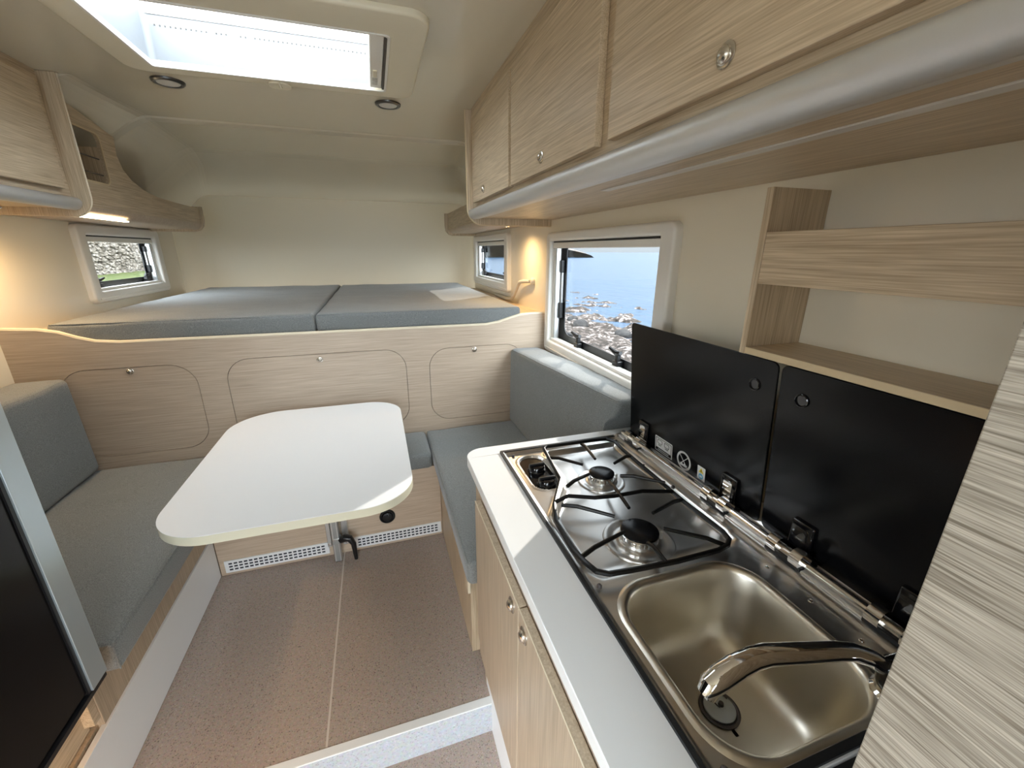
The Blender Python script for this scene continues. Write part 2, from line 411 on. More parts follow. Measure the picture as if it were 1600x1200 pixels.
# left side: track, grass verge, dry stone wall
gr = MB()
def left_h(x): return -2.5+1.28*sstep(3.0, 7.0, -x)+.10*sstep(7, 12, -x)
def strip(xs, ys, name, mat, amp):
    mb = MB(); g = []
    for x in xs: g.append([mb.bm.verts.new((x, y, left_h(x)+amp*noise.fractal(Vector((x*2, y*2, 0)), 1, 2, 3))) for y in ys])
    for i in range(len(xs)-1):
        for j in range(len(ys)-1): mb.bm.faces.new((g[i][j], g[i+1][j], g[i+1][j+1], g[i][j+1]))
    return mb.build(name, mat, angle=80)
ys = [-12+56*j/110 for j in range(111)]
tag(strip([-1.6-7.7*i/24 for i in range(25)], ys, 'dirt_track', 'dirt', .03), 'tan dirt track outside the left window', 'track', kind='stuff')
tag(strip([-9.3-2.7*i/12 for i in range(13)], ys, 'grass_verge', 'grass', .05), 'green grass verge at the foot of the stone wall', 'grass', kind='stuff')
mb = MB(); z = -1.6
cols = 0
zz = -1.45
while zz < 2.0:
    hh = random.uniform(.11, .17); y = 6.0+random.random()*.3
    while y < 36:
        ww = random.uniform(.14, .42)
        tmp = bmesh.new(); bmesh.ops.create_icosphere(tmp, subdivisions=1, radius=1)
        vm = {}; jz = random.uniform(-.05, .05); sz = random.uniform(.45, .85); ro = random.uniform(-.35, .35)
        for v in tmp.verts:
            k = 1+.35*noise.noise(v.co*1.3+Vector((y*3, zz*5, 0)))
            c = v.co*k; c = Vector([math.copysign(abs(t)**.75, t) for t in c])
            cy_, cz_ = c.y*ww*.54, c.z*hh*sz
            vm[v] = mb.bm.verts.new((-12.25+c.x*.13+random.uniform(-.02, .02)+jz*.6, y+ww/2+cy_*math.cos(ro)-cz_*math.sin(ro), zz+hh/2+jz+cy_*math.sin(ro)+cz_*math.cos(ro)))
        for f in tmp.faces: mb.bm.faces.new([vm[v] for v in f.verts])
        tmp.free(); y += ww*.95
    zz += hh*.9
mb.box(-12.6, -12.25, 6, 36, -1.6, 2.0)
tag(mb.build('stone_wall', 'stone', smooth=False), 'pale dry stone wall outside the left alcove window', 'wall')

# ================================================================== ROOM SHELL
WL, WR, YB, YF = -1.40, .88, -1.6, 4.05
def wall_side(name, x0, x1, holes):
    out = [(YB, -1.55), (YF+.03, -1.55), (YF+.03, .66), (YB, .66)]
    return struct(MB().prism(out, x0, x1, 'x', holes).build(name, 'wall_gloss', smooth=False))
WIN = {'R': (1.155, 2.03, -.455, .047), 'r': (2.84, 3.69, -.215, .072), 'l': (2.77, 3.49, -.211, .070)}
def hole(k): a, b, c, d = WIN[k]; return [(a, c), (b, c), (b, d), (a, d)]
wall_side('wall_right', WR, WR+.035, [hole('R'), hole('r')])
wall_side('wall_left', WL-.035, WL, [hole('l'), [(-.72, -1.48), (.06, -1.48), (.06, .38), (-.72, .38)]])
# front wall with rounded corners
pl = [(WL+.001, 3.86)]+[(WL+.16-.16*math.cos(a), 3.89+.16*math.sin(a)) for a in [i*PI/16 for i in range(9)]]
pl += [(WR-.14+.14*math.sin(a), 3.91+.14*math.cos(a)) for a in [i*PI/16 for i in range(9)]]+[(WR-.001, 3.86)]
pl += [(WR-.001, 4.045), (WR-.001, 4.09), (WL+.001, 4.09), (WL+.001, 4.045)]
struct(MB().prism(pl, -.45, .62, 'z').build('wall_front', 'wall', angle=30))
struct(MB().prism([(WL, -1.55), (WR, -1.55), (WR, .62), (WL, .62)], YB-.035, YB, 'y', [rrect(-1.0, .70, -.70, .45, .04)]).build('wall_back', 'wall', smooth=False))
# ceiling: flat part with the roof light opening, then the sloping alcove part
SK = (-.70, .13, 1.42, 1.985)
struct(MB().prism([(WL, YB), (WR, YB), (WR, 2.17), (WL, 2.17)], .60, .64, 'z', [rrect(SK[0]+.05, SK[1]-.05, SK[2]+.05, SK[3]-.05, .03)]).build('ceiling', 'ceiling', smooth=False))
secs = [(2.168, .28, -1.03, .60, .56, .36), (2.4, .28, -1.02, .60, .58, .36), (2.655, .27, -1.00, .60, .60, .36), (2.665, .27, -1.00, .594, .60, .36), (2.70, .27, -.995, .586, .62, .36), (3.22, .24, -1.02, .576, .66, .34), (3.30, .24, -1.03, .566, .67, .34), (3.50, .23, -1.06, .526, .70, .34), (4.06, .20, -1.22, .400, .80, .32)]
loops = []
for y, zl, xa, zc, xb, zr in secs:
    l = [(WL-.01, y, zl), (WL, y, zl)]
    for k in range(7):                       # gently rounded knee between the side slope and the flat
        t = k/6; p0 = Vector((WL+(xa-WL)*.72, zl+(zc-zl)*.72)); p1 = Vector((xa, zc)); p2 = Vector((xa+.05, zc))
        q = p0*(1-t)**2+p1*2*t*(1-t)+p2*t*t; l.append((q.x, y, q.y))
    l += [(xa+.05+(xb-xa-.13)*i/5, y, zc) for i in range(1, 5)]
    for k in range(7):
        t = k/6; p0 = Vector((xb-.08, zc)); p1 = Vector((xb, zc)); p2 = Vector((xb+(WR-xb)*.28, zc+(zr-zc)*.28))
        q = p0*(1-t)**2+p1*2*t*(1-t)+p2*t*t; l.append((q.x, y, q.y))
    l += [(WR, y, zr), (WR+.01, y, zr)]; loops.append(l)
cap = [(p[0], p[2]) for p in loops[0]]+[(WR+.01, .625), (WL-.01, .625)]
struct(MB().loft(loops, cap1=False, closed=False).prism(cap, 2.1675, 2.1695, 'y').build('ceiling', 'ceiling', angle=2.2))
# floors
fl = struct(MB().box(WL, WR, .95, YF-.1, -1.44, -1.40).build('floor', 'floor_vinyl', smooth=False))
struct(MB().box(WL, WR, YB, .95, -1.57, -1.53).build('floor', 'floor_vinyl', smooth=False))
struct(MB().box(-.2655, -.2595, .96, 1.83, -1.4002, -1.3995).build('trim_1', 'seam', smooth=False))
struct(MB().box(-.785, .25, .935, .95, -1.53, -1.402).build('trim_2', 'riser', smooth=False))
struct(MB().box(-.785, .25, .932, .958, -1.404, -1.3985).build('trim_3', 'nosing', bevel=.001))

# windows
def window(n, key, xw, s, outer, full):
    """s = direction into the room"""
    y0, y1, z0, z1 = WIN[key]; oy0, oy1, oz0, oz1 = outer
    t = thing('window_%d' % n, None, None, (xw, (y0+y1)/2, z0)); struct(t)
    X = lambda d: xw+s*d
    MB().ring((oy0, oy1, oz0, oz1), (y0, y1, z0, z1), X(0), X(.030), .011, 'x', .030, .006).build('window_frame', 'plastic_white', t, angle=60)
    MB().prism(rrect(y0, y1, z0, z1, .004), X(-.034), X(0.001), 'x', [rrect(y0+.008, y1-.008, z0+.008, z1-.008, .004)]).build('reveal', 'plastic_white', t)
    # cassette with a dark slot above it
    MB().box(X(-.001), X(.012), y0+.002, y1-.002, z1-.034, z1-.007).build('blind_cassette', 'plastic_white', t, bevel=.004)
    MB().box(X(-.001), X(.010), y0+.004, y1-.004, z1-.008, z1-.001).build('blind_slot', 'black', t)
    # guide channels at the far and near side, sill channel
    for a, b in ((y1-.034, y1-.020), (y1-.016, y1-.002)):
        MB().box(X(-.02), X(.004), a, b, z0+.01, z1-.034).build('guide_channel', 'alu' if a < y1-.02 else 'plastic_white', t, bevel=.002)
    MB().box(X(-.02), X(.014), y0+.004, y1-.004, z0, z0+.014).build('sill_channel', 'plastic_white', t, bevel=.003)
    MB().box(X(.0295), X(.036), oy0+.03, oy1-.03, oz0+.018, oz0+.026).build('sill_channel', 'plastic_white', t, bevel=.002)
    # acrylic pane with its black bonded border, outside
    ya, yb, za, zb = y0+.006, y1-.036, z0+.012, z1-.02
    q = .055 if full else .028; iy, iz0, iz1 = yb-.034, za+.030, zb+.012
    arc1 = [(iy-q+q*math.cos(-k*PI/16), iz0+q+q*math.sin(-k*PI/16)) for k in range(9)]
    arc0 = [(iy-q*.6+q*.6*math.cos(PI/2-k*PI/16), iz1-q*.6+q*.6*math.sin(PI/2-k*PI/16)) for k in range(9)]
    MB().prism([(ya-.02, za-.02), (yb+.045, za-.02), (yb+.045, zb+.03), (ya-.02, zb+.03), (ya-.02, iz1)]+arc0+arc1+[(ya-.02, iz0)], X(-.040), X(-.036), 'x').build('sash_border', 'black', t)
    MB().prism(rrect(ya-.02, yb+.045, za-.02, zb+.03, .02), X(-.0445), X(-.0405), 'x').build('pane', 'pane', t)
    # stay arm along the far side and latches on the sill
    L = z1-z0
    st = MB().box(X(-.034), X(-.022), yb-.012, yb+.006, z0+L*.30, z0+L*.72).build('stay_arm', 'chrome' if not full else 'alu', t, bevel=.002)
    MB().box(X(-.036), X(-.014), yb-.016, yb+.010, z0+L*.24, z0+L*.40).build('stay_bracket', 'black', t, bevel=.003)
    MB().box(X(-.036), X(-.016), yb-.016, yb+.010, z0+L*.70, z0+L*.82).build('stay_bracket', 'black', t, bevel=.003)
    k = 1.0 if full else .8
    for yy in ([1.22, 1.41, 1.765] if full else [y0+.12*(y1-y0), y0+.84*(y1-y0)]):
        lt = MB().box(X(-.034), X(-.008), yy-.020*k, yy+.020*k, z0+.012, z0+.034).box(X(-.03), X(-.012), yy-.010*k, yy+.010*k, z0+.03, z0+.066*k).build('latch', 'black', t, bevel=.003)
        MB().tube([(X(-.014), yy-.030*k, z0+.072*k), (X(-.014), yy, z0+.066*k), (X(-.010), yy+.045*k, z0+.078*k)], [.008*k, .011*k, .007*k], 8).build('latch_lever', 'black', lt)
    return t
window(1, 'R', WR, -1, (1.085, 2.078, -.515, .088), True)
window(2, 'r', WR, -1, (2.76, 3.77, -.275, .115), False)
window(3, 'l', WL, 1, (2.70, 3.56, -.270, .121), False)

# roof light: bezel, shaft, milky dome, perforated blind housing
t = struct(thing('window_4', None, None, ((SK[0]+SK[1])/2, (SK[2]+SK[3])/2, .60)))
ox0, ox1, oy0, oy1 = -.735, .205, 1.34, 1.992
ix0, ix1, iy0, iy1 = -.645, .10, 1.47, 1.925
MB().ring((ox0, ox1, oy0, oy1), (ix0, ix1, iy0, iy1), .601, .583, .008, 'z', .06, .012).build('roof_bezel', 'plastic_cream', t, angle=60)
MB().prism(rrect(ix0-.004, ix1+.004, iy0-.004, iy1+.004, .014), .5805, .5845, 'z', [rrect(ix0+.004, ix1-.004, iy0+.004, iy1-.004, .01)]).build('inner_lip', 'plastic_white', t, bevel=.0015)
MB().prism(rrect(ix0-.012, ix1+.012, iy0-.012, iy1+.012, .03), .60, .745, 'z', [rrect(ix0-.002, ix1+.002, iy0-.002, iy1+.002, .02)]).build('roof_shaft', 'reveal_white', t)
MB().box(.045, .088, iy0+.01, iy1-.01, .588, .604).build('blind_handle_bar', 'plastic_white', t, bevel=.004)
MB().box(.0885, .0985, iy0+.02, iy1-.008, .586, .60).build('blind_slot', 'rail_dark', t)
MB().box(.056, .070, 1.74, 1.80, .584, .5885).build('blind_catch', 'plastic_cream', t, bevel=.001)
MB().box(.054, .072, 1.815, 1.835, .5855, .5885).box(.054, .072, 1.845, 1.875, .5855, .5885).build('label_plate', 'grey_plastic', t)
mb = MB()
for i in range(46):
    if i in (11, 15, 16, 19): continue
    x = -.615+i*.0145
    mb.box(x, x+.0035, iy1-.0005, iy1+.003, .6975, .7015)
mb.build('vent_holes', 'rail_dark', t)
MB().prism(rrect(ix0, ix1, iy1-.001, iy1+.003, 0), .728, .745, 'z').build('gasket', 'grey_plastic', t)
loops = []
for k, (d, z) in enumerate([(-.05, .745), (-.045, .775), (0.0, .80), (.08, .815)]):
    loops.append([(p[0], p[1], z) for p in rrect(ix0+d, ix1-d, iy0+d, iy1-d, .05)])
MB().loft(loops).build('roof_dome', 'dome', t)
MB().tube([(-.27, 1.94, .582), (-.27, 1.97, .574), (-.27, 1.99, .580)], .005, 8).prism(rrect(-.31, -.235, 1.945, 2.010, .025), .577, .583, 'z').build('pull_tab', 'plastic_cream', t, bevel=.002)

# open doorway frame behind the viewer (left) and added rear window frame
t = struct(thing('door_1', None, None, (WL, -.75, -1.53)))
MB().prism(rrect(-.77, .11, -1.528, .43, .05), WL, WL+.02, 'x', [rrect(-.72, .06, -1.48, .38, .04)]).build('door_frame', 'plastic_white', t, bevel=.004)
t = struct(thing('window_5', None, None, (-.1, YB, -.50)))  # unseen rear window, made wide to brighten the room
MB().prism(rrect(-1.06, .76, -.76, .51, .06), YB, YB+.025, 'y', [rrect(-1.0, .70, -.70, .45, .04)]).build('window_frame', 'plastic_white', t, bevel=.006)
MB().prism(rrect(-1.02, .72, -.72, .47, .04), YB-.03, YB-.026, 'y').build('pane', 'pane', t)

# ================================================================== ALCOVE BED
t = thing('bulkhead_panel', 'wide wood grain bulkhead below the alcove bed with three hatches', 'panel', (-.24, 2.10, -1.40))
top = [(WL, -.297), (-1.28, -.305), (-1.22, -.318), (-1.165, -.342), (-1.11, -.360), (-1.03, -.368), (.53, -.370), (.60, -.360), (.66, -.342), (.72, -.327), (.78, -.323), (WR, -.322)]
H3 = [(-1.27, -.790, -.868, -.473), (-.678, .110, -.872, -.467), (.224, .735, -.872, -.478)]
MB().prism([(WL, -1.40)]+[(WR, -1.40)]+top[::-1], 2.09, 2.108, 'y', [rrect(a, b, c, d, .10, 8) for a, b, c, d in H3]).build('panel_board', 'panel_x', t)
MB().tube([(x, 2.099, z) for x, z in top], .0095, 8).build('highlight_trim', 'pale_edge', t)  # trim tinted lighter to paint the highlight along the top edge
for (a, b, c, d), kx, kz in zip(H3, (-1.022, -.285, .463), (-.490, -.495, -.496)):
    h = MB().prism(rrect(a+.0022, b-.0022, c+.0022, d-.0022, .098, 8), 2.0905, 2.106, 'y').build('hatch', 'panel_x', t)
    knob(h, kx, 2.0905, kz, 'y', -1)
MB().box(WL+.01, WR-.01, 2.109, 2.118, -1.38, -.40).build('backing', 'groove', t)

tag(MB().box(WL, WR, 2.12, 3.85, -.40, -.372).box(.735, WR, 2.12, 3.85, -.372, -.330).box(WL, -1.275, 2.12, 3.85, -.372, -.330).build('bed_base', 'wood_y', smooth=False),
    'orange toned wooden board the alcove mattresses lie on', 'bed base')
def mwarp(seed, x0, x1, y0, y1, top_, zb, amp=.004):
    def f(p):
        q = Vector(p)
        if p.z > (top_+zb)/2:
            q.z += amp*noise.fractal(Vector((p.x*4+seed, p.y*3, 0)), 1, 2, 3)
        if p.y < y0+.03: q.y += .004*noise.noise(Vector((p.x*14+seed, 0, p.z*20)))-.004
        return q
    return f
for i, (x0, x1, lab) in enumerate([(-1.262, -.288, 'grey fabric mattress on the left half of the alcove bed'), (-.283, .728, 'grey fabric mattress on the right half of the alcove bed, sun patch on it')]):
    mb = MB().rbox(x0, x1, 2.112, 3.93, -.370, -.284, .018, warp=mwarp(i*7, x0, x1, 2.112, 3.93, -.284, -.37))
    o = mb.build('mattress', 'fabric', angle=60); tag(o, lab, 'mattress', 'alcove mattresses')
    MB().tube([(x0+.012, 2.113, -.288), (x1-.012, 2.113, -.288)], .0022, 6).build('piping', 'fabric', o)

# ================================================================== BENCHES
def cushion(name, box, lab, cat, grp, seed, r=.022, lean=None, seams=()):
    x0, x1, y0, y1, z0, z1 = box
    def wp(p):
        q = Vector(p); cx, cy = (p.x-x0)/(x1-x0), (p.y-y0)/(y1-y0); cz = (p.z-z0)/(z1-z0)
        q.z += (.004*math.sin(PI*cx)*math.sin(PI*cy)+.0035*noise.fractal(Vector((p.x*6+seed, p.y*6, p.z*2)), 1, 2, 4))*(1 if cz > .6 else 0)
        if lean: q.x += lean*(cz)
        if x0 > .6:
            q.x += .085*(1-cy)*cz; q.z += .022*(1-cy)*cz
            if p.z < -.57: q.y = max(q.y, 1.172)
        return q
    o = MB().rbox(x0, x1, y0, y1, z0, z1, r, warp=wp).build(name, 'fabric', angle=60)
    tag(o, lab, cat, grp)
    for s in seams: MB().tube([wp(Vector(p)) for p in s], .0022, 6).build('piping', 'fabric', o)
    return o
G = 'dinette cushions'
def line(a, b, n=24): return [tuple(a[i]+(b[i]-a[i])*k/n for i in range(3)) for k in range(n+1)]
cushion('seat_cushion', (-1.385, -.690, 1.022, 2.085, -1.00, -.918), 'long grey green seat cushion on the left bench, beside the fridge', 'cushion', G, 3, r=.013,
        seams=[line((-.693, 1.03, -.920), (-.693, 2.07, -.920)), line((-1.3, 1.025, -.920), (-.70, 1.025, -.920)), line((-.6925, 1.0245, -.925), (-.6925, 1.0245, -.995))])
cushion('seat_cushion', (-.685, .182, 1.80, 2.085, -1.00, -.918), 'short grey seat cushion behind the table, between the two benches', 'cushion', G, 5)
cushion('seat_cushion', (.187, .735, 1.02, 2.085, -1.00, -.918), 'grey seat cushion on the right bench, next to the worktop', 'cushion', G, 9,
        seams=[line((.193, 1.04, -.923), (.193, 2.07, -.923))])
cushion('backrest_cushion', (-1.39, -1.215, 1.02, 2.082, -.916, -.50), 'thick grey backrest cushion on the left bench against the wall', 'cushion', G, 11, lean=-.012,
        seams=[line((-1.222, 1.04, -.508), (-1.222, 2.06, -.508))])
cushion('backrest_cushion', (.652, .815, 1.123, 2.082, -.916, -.500), 'grey backrest cushion under the big window, its top edge in sun', 'cushion', G, 15, lean=.004,
        seams=[line((.659, 1.14, -.506), (.659, 2.06, -.506))])

t = thing('bench_base', 'left bench base, wood above with a long white skirt board at the floor', 'bench', (-1.05, 1.4, -1.53))
MB().box(-1.39, -.786, 1.055, 2.088, -1.40, -1.002).box(-1.39, -.80, .30, 1.055, -1.53, -1.19).build('bench_body', 'cab_y', t, bevel=.001)
MB().box(-.795, -.7795, .30, 1.828, -1.398, -1.195).box(-.795, -.7795, .30, .93, -1.53, -1.398).build('skirt_board', 'lamwhite', t, bevel=.001)
t = thing('bench_base', 'right bench box under the seat cushion beside the kitchen cabinet', 'bench', (.5, 1.6, -1.40))
MB().box(.216, .87, 1.13, 2.088, -1.399, -1.002).build('bench_body', 'wood_z', t, bevel=.001)
MB().box(.205, .235, 1.118, 1.16, -1.05, -1.035).box(.205, .215, 1.118, 1.16, -1.12, -1.05).build('slat_bracket', 'pale_edge', t, bevel=.001)
t = thing('bench_base', 'middle bench front with two white vent grilles and a round black vent', 'bench', (-.28, 1.95, -1.40))
MB().box(-.778, .214, 1.83, 2.088, -1.399, -1.002).build('bench_front', 'panel_x', t, bevel=.001)
for x0, x1 in ((-.757, -.325), (-.212, .208)):
    g = MB().box(x0, x1, 1.824, 1.83, -1.384, -1.322).build('vent_grille', 'grille', t, bevel=.0015)
    mb = MB(); n = 20; st = (x1-x0-.03)/n
    for i in range(n):
        for k in range(3):
            xx = x0+.017+i*st; z = -1.372+k*.0155
            mb.box(xx, xx+st*.68, 1.8232, 1.8241, z, z+.0075)
    mb.build('vent_slots', 'slot', g)
c = (-.049, 1.83, -1.238)
v = MB().lathe(c, [(.037, 0), (.037, -.006), (.034, -.010), (.029, -.010), (.027, -.004), (.003, -.004)], 'y', 36).build('round_vent', 'black', t)
MB().lathe(c, [(.026, -.004), (.024, -.012), (.005, -.015)], 'y', 30).box(c[0]-.003, c[0]+.003, 1.806, 1.82, c[2]-.018, c[2]+.018).build('vent_flap', 'black_gloss', v)

# ================================================================== TABLE
t = thing('dining_table', 'white rounded dining table on a single aluminium wall leg', 'table', (-.285, 1.6, -1.40))
to = rrect(-.632, .057, 1.090, 1.998, (.155, .150, .150, .190), 14)
MB().prism(to, -.7015, -.700, 'z').build('tabletop', 'lamwhite', t, bevel=.0005)
MB().prism(to, -.728, -.7016, 'z').build('table_edge', 'table_edge', t, bevel=.002)
MB().box(-.300, -.268, 1.772, 1.800, -1.399, -.729).build('column', 'alu', t, bevel=.003)
MB().box(-.292, -.276, 1.7705, 1.7735, -1.395, -.73).build('column_groove', 'alu_dark', t)
for x0, x1 in ((-.326, -.308), (-.258, -.232)):
    r = MB().box(x0, x1, 1.805, 1.829, -1.335, -1.01).build('wall_rail', 'alu', t, bevel=.002)
    MB().lathe(((x0+x1)/2, 1.8035, -1.318), [(.007, 0), (.007, -.002), (.003, -.003)], 'y', 14).build('screw', 'chrome', r)
MB().box(-.40, -.16, 1.45, 1.80, -.745, -.729).build('table_bracket', 'alu', t, bevel=.002)
MB().tube([(-.262, 1.776, -1.285), (-.240, 1.762, -1.268), (-.222, 1.756, -1.272), (-.208, 1.752, -1.30), (-.204, 1.75, -1.385)], [.016, .018, .016, .012, .008], 12).build('clamp_lever', 'black', t)
MB().box(-.300, -.262, 1.767, 1.803, -1.30, -1.27).build('clamp', 'alu_dark', t, bevel=.003)

# ================================================================== KITCHEN
t = thing('kitchen_cabinet', 'wood grain kitchen cabinet with two doors under the white worktop', 'cabinet', (.55, .5, -1.53))
MB().box(.2195, .235, .10, 1.015, -1.27, -.632).box(.235, .87, 1.000, 1.015, -1.53, -.632).box(.235, .87, .10, .115, -1.53, -.632).box(.235, .87, .10, 1.015, -1.27, -1.255).build('cabinet_body', 'cab_y', t, bevel=.001)
MB().box(.236, .25, .10, 1.0, -1.53, -1.272).build('plinth', 'lamwhite', t)
for y0, y1, ky in ((.5795, .945, .618), (.115, .576, .545)):
    d = MB().box(.2005, .2185, y0, y1, -1.115, -.640).build('door', 'cab_y', t, bevel=.002)
    MB().tube([(.2015, y0+.0, -.6405), (.2015, y1, -.6405)], .0012, 6).build('edge_band', 'pale_edge', d)  # pale line painting the highlight on the door's rounded top edge
    knob(d, .2005, ky, -.672, 'x', -1, .013)
wt = rrect(.217, WR-.002, .203, 1.168, (0, 0, 0, .055), 10)
wo = MB().prism(wt, -.630, -.600, 'z', [rrect(.3295, .796, .2135, 1.1115, .004)]).build('worktop', 'lamwhite', bevel=.002)
wo['_o'] = wo['_o']; tag(wo, 'white laminate worktop with a rounded far corner, sun across its far end', 'worktop')

MB().box(.232, WR-.002, .0985, .2025, -.63, -.606).build('end_shade_filler', 'seal', wo)  # closes the gap; its black stands in for shadow at this end
# hob and sink in one steel unit
U = thing('hob_sink_unit', 'stainless steel two burner hob and sink with two raised black lids', 'hob', (.56, .66, -.60))
X0, X1, Y0, Y1 = .326, .800, .210, 1.115
MB().prism(rrect(X0-.006, X1+.002, Y0-.004, Y1+.004, .006), -.6002, -.5945, 'z', [rrect(X0+.002, X1-.006, Y0+.006, Y1-.006, .004)]).build('seal', 'seal', U)
PAN = [(.470, 1.088), (.712, 1.088), (.713, .575), (.690, .560), (.370, .560), (.352, .585), (.355, .775), (.432, .885), (.452, .960), (.458, 1.070)]
def sd_poly(x, y, P):
    d = 1e9; ins = False; n = len(P)
    for i in range(n):
        ax, ay = P[i]; bx, by = P[(i+1) % n]
        ex, ey = bx-ax, by-ay; wx, wy = x-ax, y-ay
        t_ = min(max((wx*ex+wy*ey)/(ex*ex+ey*ey), 0), 1); d = min(d, math.hypot(wx-ex*t_, wy-ey*t_))
        if (ay > y) != (by > y) and x < (bx-ax)*(y-ay)/(by-ay)+ax: ins = not ins
    return -d if ins else d
SNK = (.362, .655, .228, .530)
def tray(x, y):
    z = -.6055
    e = min(x-X0, X1-x, y-Y0, Y1-y)
    z += .010*(1-sstep(.004, .012, e))                      # raised outer rim
    if x < .735:
        d = sd_poly(x, y, PAN)
        if y > .60 or d < 0: z += .0035*math.exp(-((d-.004)/.006)**2)*sstep(.56, .62, y)
        z -= .013*sstep(.004, -.014, d)*(sstep(.545, .60, y) if d < 0 else sstep(.545, .60, y))
        k = sdf_rr(x, y, .358, .440, .885, 1.080, .041)
        z += .003*math.exp(-(k/.005)**2)-.010*sstep(.002, -.004, k)
    z += .008*sstep(.718, .735, x)                           # step up to the hinge ledge
    return z
nx, ny = 118, 226; mb = MB(); g = []
for i in range(nx+1):
    g.append([mb.bm.verts.new((X0+(X1-X0)*i/nx, Y0+(Y1-Y0)*j/ny, tray(X0+(X1-X0)*i/nx, Y0+(Y1-Y0)*j/ny))) for j in range(ny+1)])
for i in range(nx):
    for j in range(ny):
        q = (g[i][j], g[i+1][j], g[i+1][j+1], g[i][j+1]); c = sum((v.co for v in q), Vector())/4
        if sdf_rr(c.x, c.y, SNK[0], SNK[1], SNK[2], SNK[3], .075) > .003: mb.bm.faces.new(q)
bmesh.ops.delete(mb.bm, geom=[v for v in mb.bm.verts if not v.link_faces], context='VERTS')
mb.build('steel_tray', 'steel', U, angle=70)
loops = []
for d, z, r in [(-.012, -.6052, .085), (-.008, -.6025, .083), (-.003, -.6015, .08), (.003, -.604, .076), (.007, -.612, .072), (.012, -.65, .07), (.020, -.72, .07), (.030, -.752, .068), (.048, -.766, .06), (.075, -.771, .05), (.11, -.7725, .04)]:
    loops.append([(p[0], p[1], z) for p in rrect(SNK[0]+d, SNK[1]-d, SNK[2]+d, SNK[3]-d, r, 12)])
sk = MB().loft(loops).build('sink_bowl', 'sinksteel', U, angle=80)
D = (.512, .383, -.772)
dr = MB().lathe(D, [(.034, .0005), (.034, .002), (.030, .003), (.0275, .0015), (.0275, .0003)], 'z', 40).build('drain', 'rubber', sk)
pg = MB().lathe(D, [(.0265, .001), (.0265, .0045), (.024, .006), (.004, .006)], 'z', 40).build('sink_plug', 'plug', None)
tag(pg, 'round pale grey rubber plug in the sink drain', 'plug')
pts = [(D[0]+.013*math.cos(a)+.008, D[1]+.013*math.sin(a)+.006, D[2]+.008) for a in [i*2*PI/18 for i in range(12)]]
MB().tube(pts, .0012, 6).lathe((D[0]+.004, D[1]+.002, D[2]+.006), [(.005, 0), (.004, .005), (.001, .006)], 'z', 16).build('plug_ring', 'rubber', pg)
# knob panel
kp = MB().prism(rrect(.362, .437, .889, 1.076, .037, 10), -.6175, -.6105, 'z').build('control_panel', 'black_gloss', U, bevel=.001)
for y in (1.000, .922):
    kb = MB().lathe((.399, y, -.6110), [(.027, 0), (.027, .002), (.0245, .004), (.0235, .014), (.021, .017), (.002, .0175)], 'z', 32).build('burner_knob', 'black_gloss', kp)
    MB().rbox(.399-.024, .399+.024, y-.0045, y+.0045, -.600, -.588, .003).build('knob_grip', 'black', kb)
    MB().box(.376, .3775, y-.010, y-.009, -.6106, -.6101).box(.374, .3755, y-.006, y-.002, -.6106, -.6101).build('mark', 'sticker', kp)
# burners
for (bx, by, R, cap) in ((.556, .902, .036, 'enamel'), (.510, .652, .043, 'enamel')):
    b = MB().lathe((bx, by, -.6185), [(R*1.85, .0), (R*1.80, .0035), (R*1.60, .0045), (R*1.42, .0015), (R*1.15, .0015), (R*1.02, .004), (R*.98, .009)], 'z', 48).build('burner', 'steel', U)
    MB().lathe((bx, by, -.6185), [(R*.84, .002), (R*.86, .016), (R*.95, .020), (R*.95, .0235), (R*.8, .0235)], 'z', 48).build('burner_ring', 'chrome', b)
    mb = MB()
    for k in range(24):
        a = 2*PI*k/24; mb.tube([(bx+R*.855*math.cos(a), by+R*.855*math.sin(a), -.6165), (bx+R*.875*math.cos(a), by+R*.875*math.sin(a), -.602)], .0012, 5)
    mb.build('flame_ports', 'alu_dark', b)
    MB().lathe((bx, by, -.5955), [(R*.94, 0), (R*.98, .0015), (R*.97, .005), (R*.9, .0065), (R*.1, .007)], 'z', 48).build('burner_cap', cap, b)
    MB().tube([(bx+R*1.15, by-.012, -.616), (bx+R*1.15, by-.012, -.598)], .003, 8).build('igniter', 'sticker_white', b)
# pan support
gz = -.583
gr_ = MB()
fr = [(.449, 1.070), (.444, 1.000), (.432, .905), (.368, .800), (.345, .74), (.341, .64), (.343, .590), (.352, .562), (.372, .549), (.42, .544), (.519, .538), (.620, .539), (.650, .546), (.668, .560), (.674, .585), (.680, .72), (.690, 1.00), (.686, 1.05), (.67, 1.075), (.62, 1.082), (.50, 1.082), (.465, 1.082)]
def fz(p):
    low = -.592 if (.60 < p[1] < 1.05) else gz
    return (p[0], p[1], low)
gr_.tube([fz(p) for p in fr], .0046, 8, closed=True)
gs = MB().tube([fz(p) for p in fr], .0056, 8, closed=True).build('pan_support', 'iron', U); gr_.bm.free()
fing = [((.447, 1.024), (.516, .941)), ((.583, 1.080), (.567, .961)), ((.685, .960), (.607, .921)), ((.595, .868), (.680, .789)), ((.432, .863), (.508, .888)), ((.548, .848), (.525, .719)),
        ((.384, .790), (.475, .701)), ((.678, .721), (.567, .685)), ((.653, .552), (.555, .630)), ((.344, .612), (.466, .646)), ((.500, .607), (.494, .541))]
for a, b in fing:
    v = Vector(b)-Vector(a); m1 = Vector(a)+v*.3
    MB().tube([(a[0], a[1], -.590), (m1[0], m1[1], gz+.001), (b[0], b[1], gz+.002)], [.0052, .0050, .0042], 8).build('support_finger', 'iron', gs)
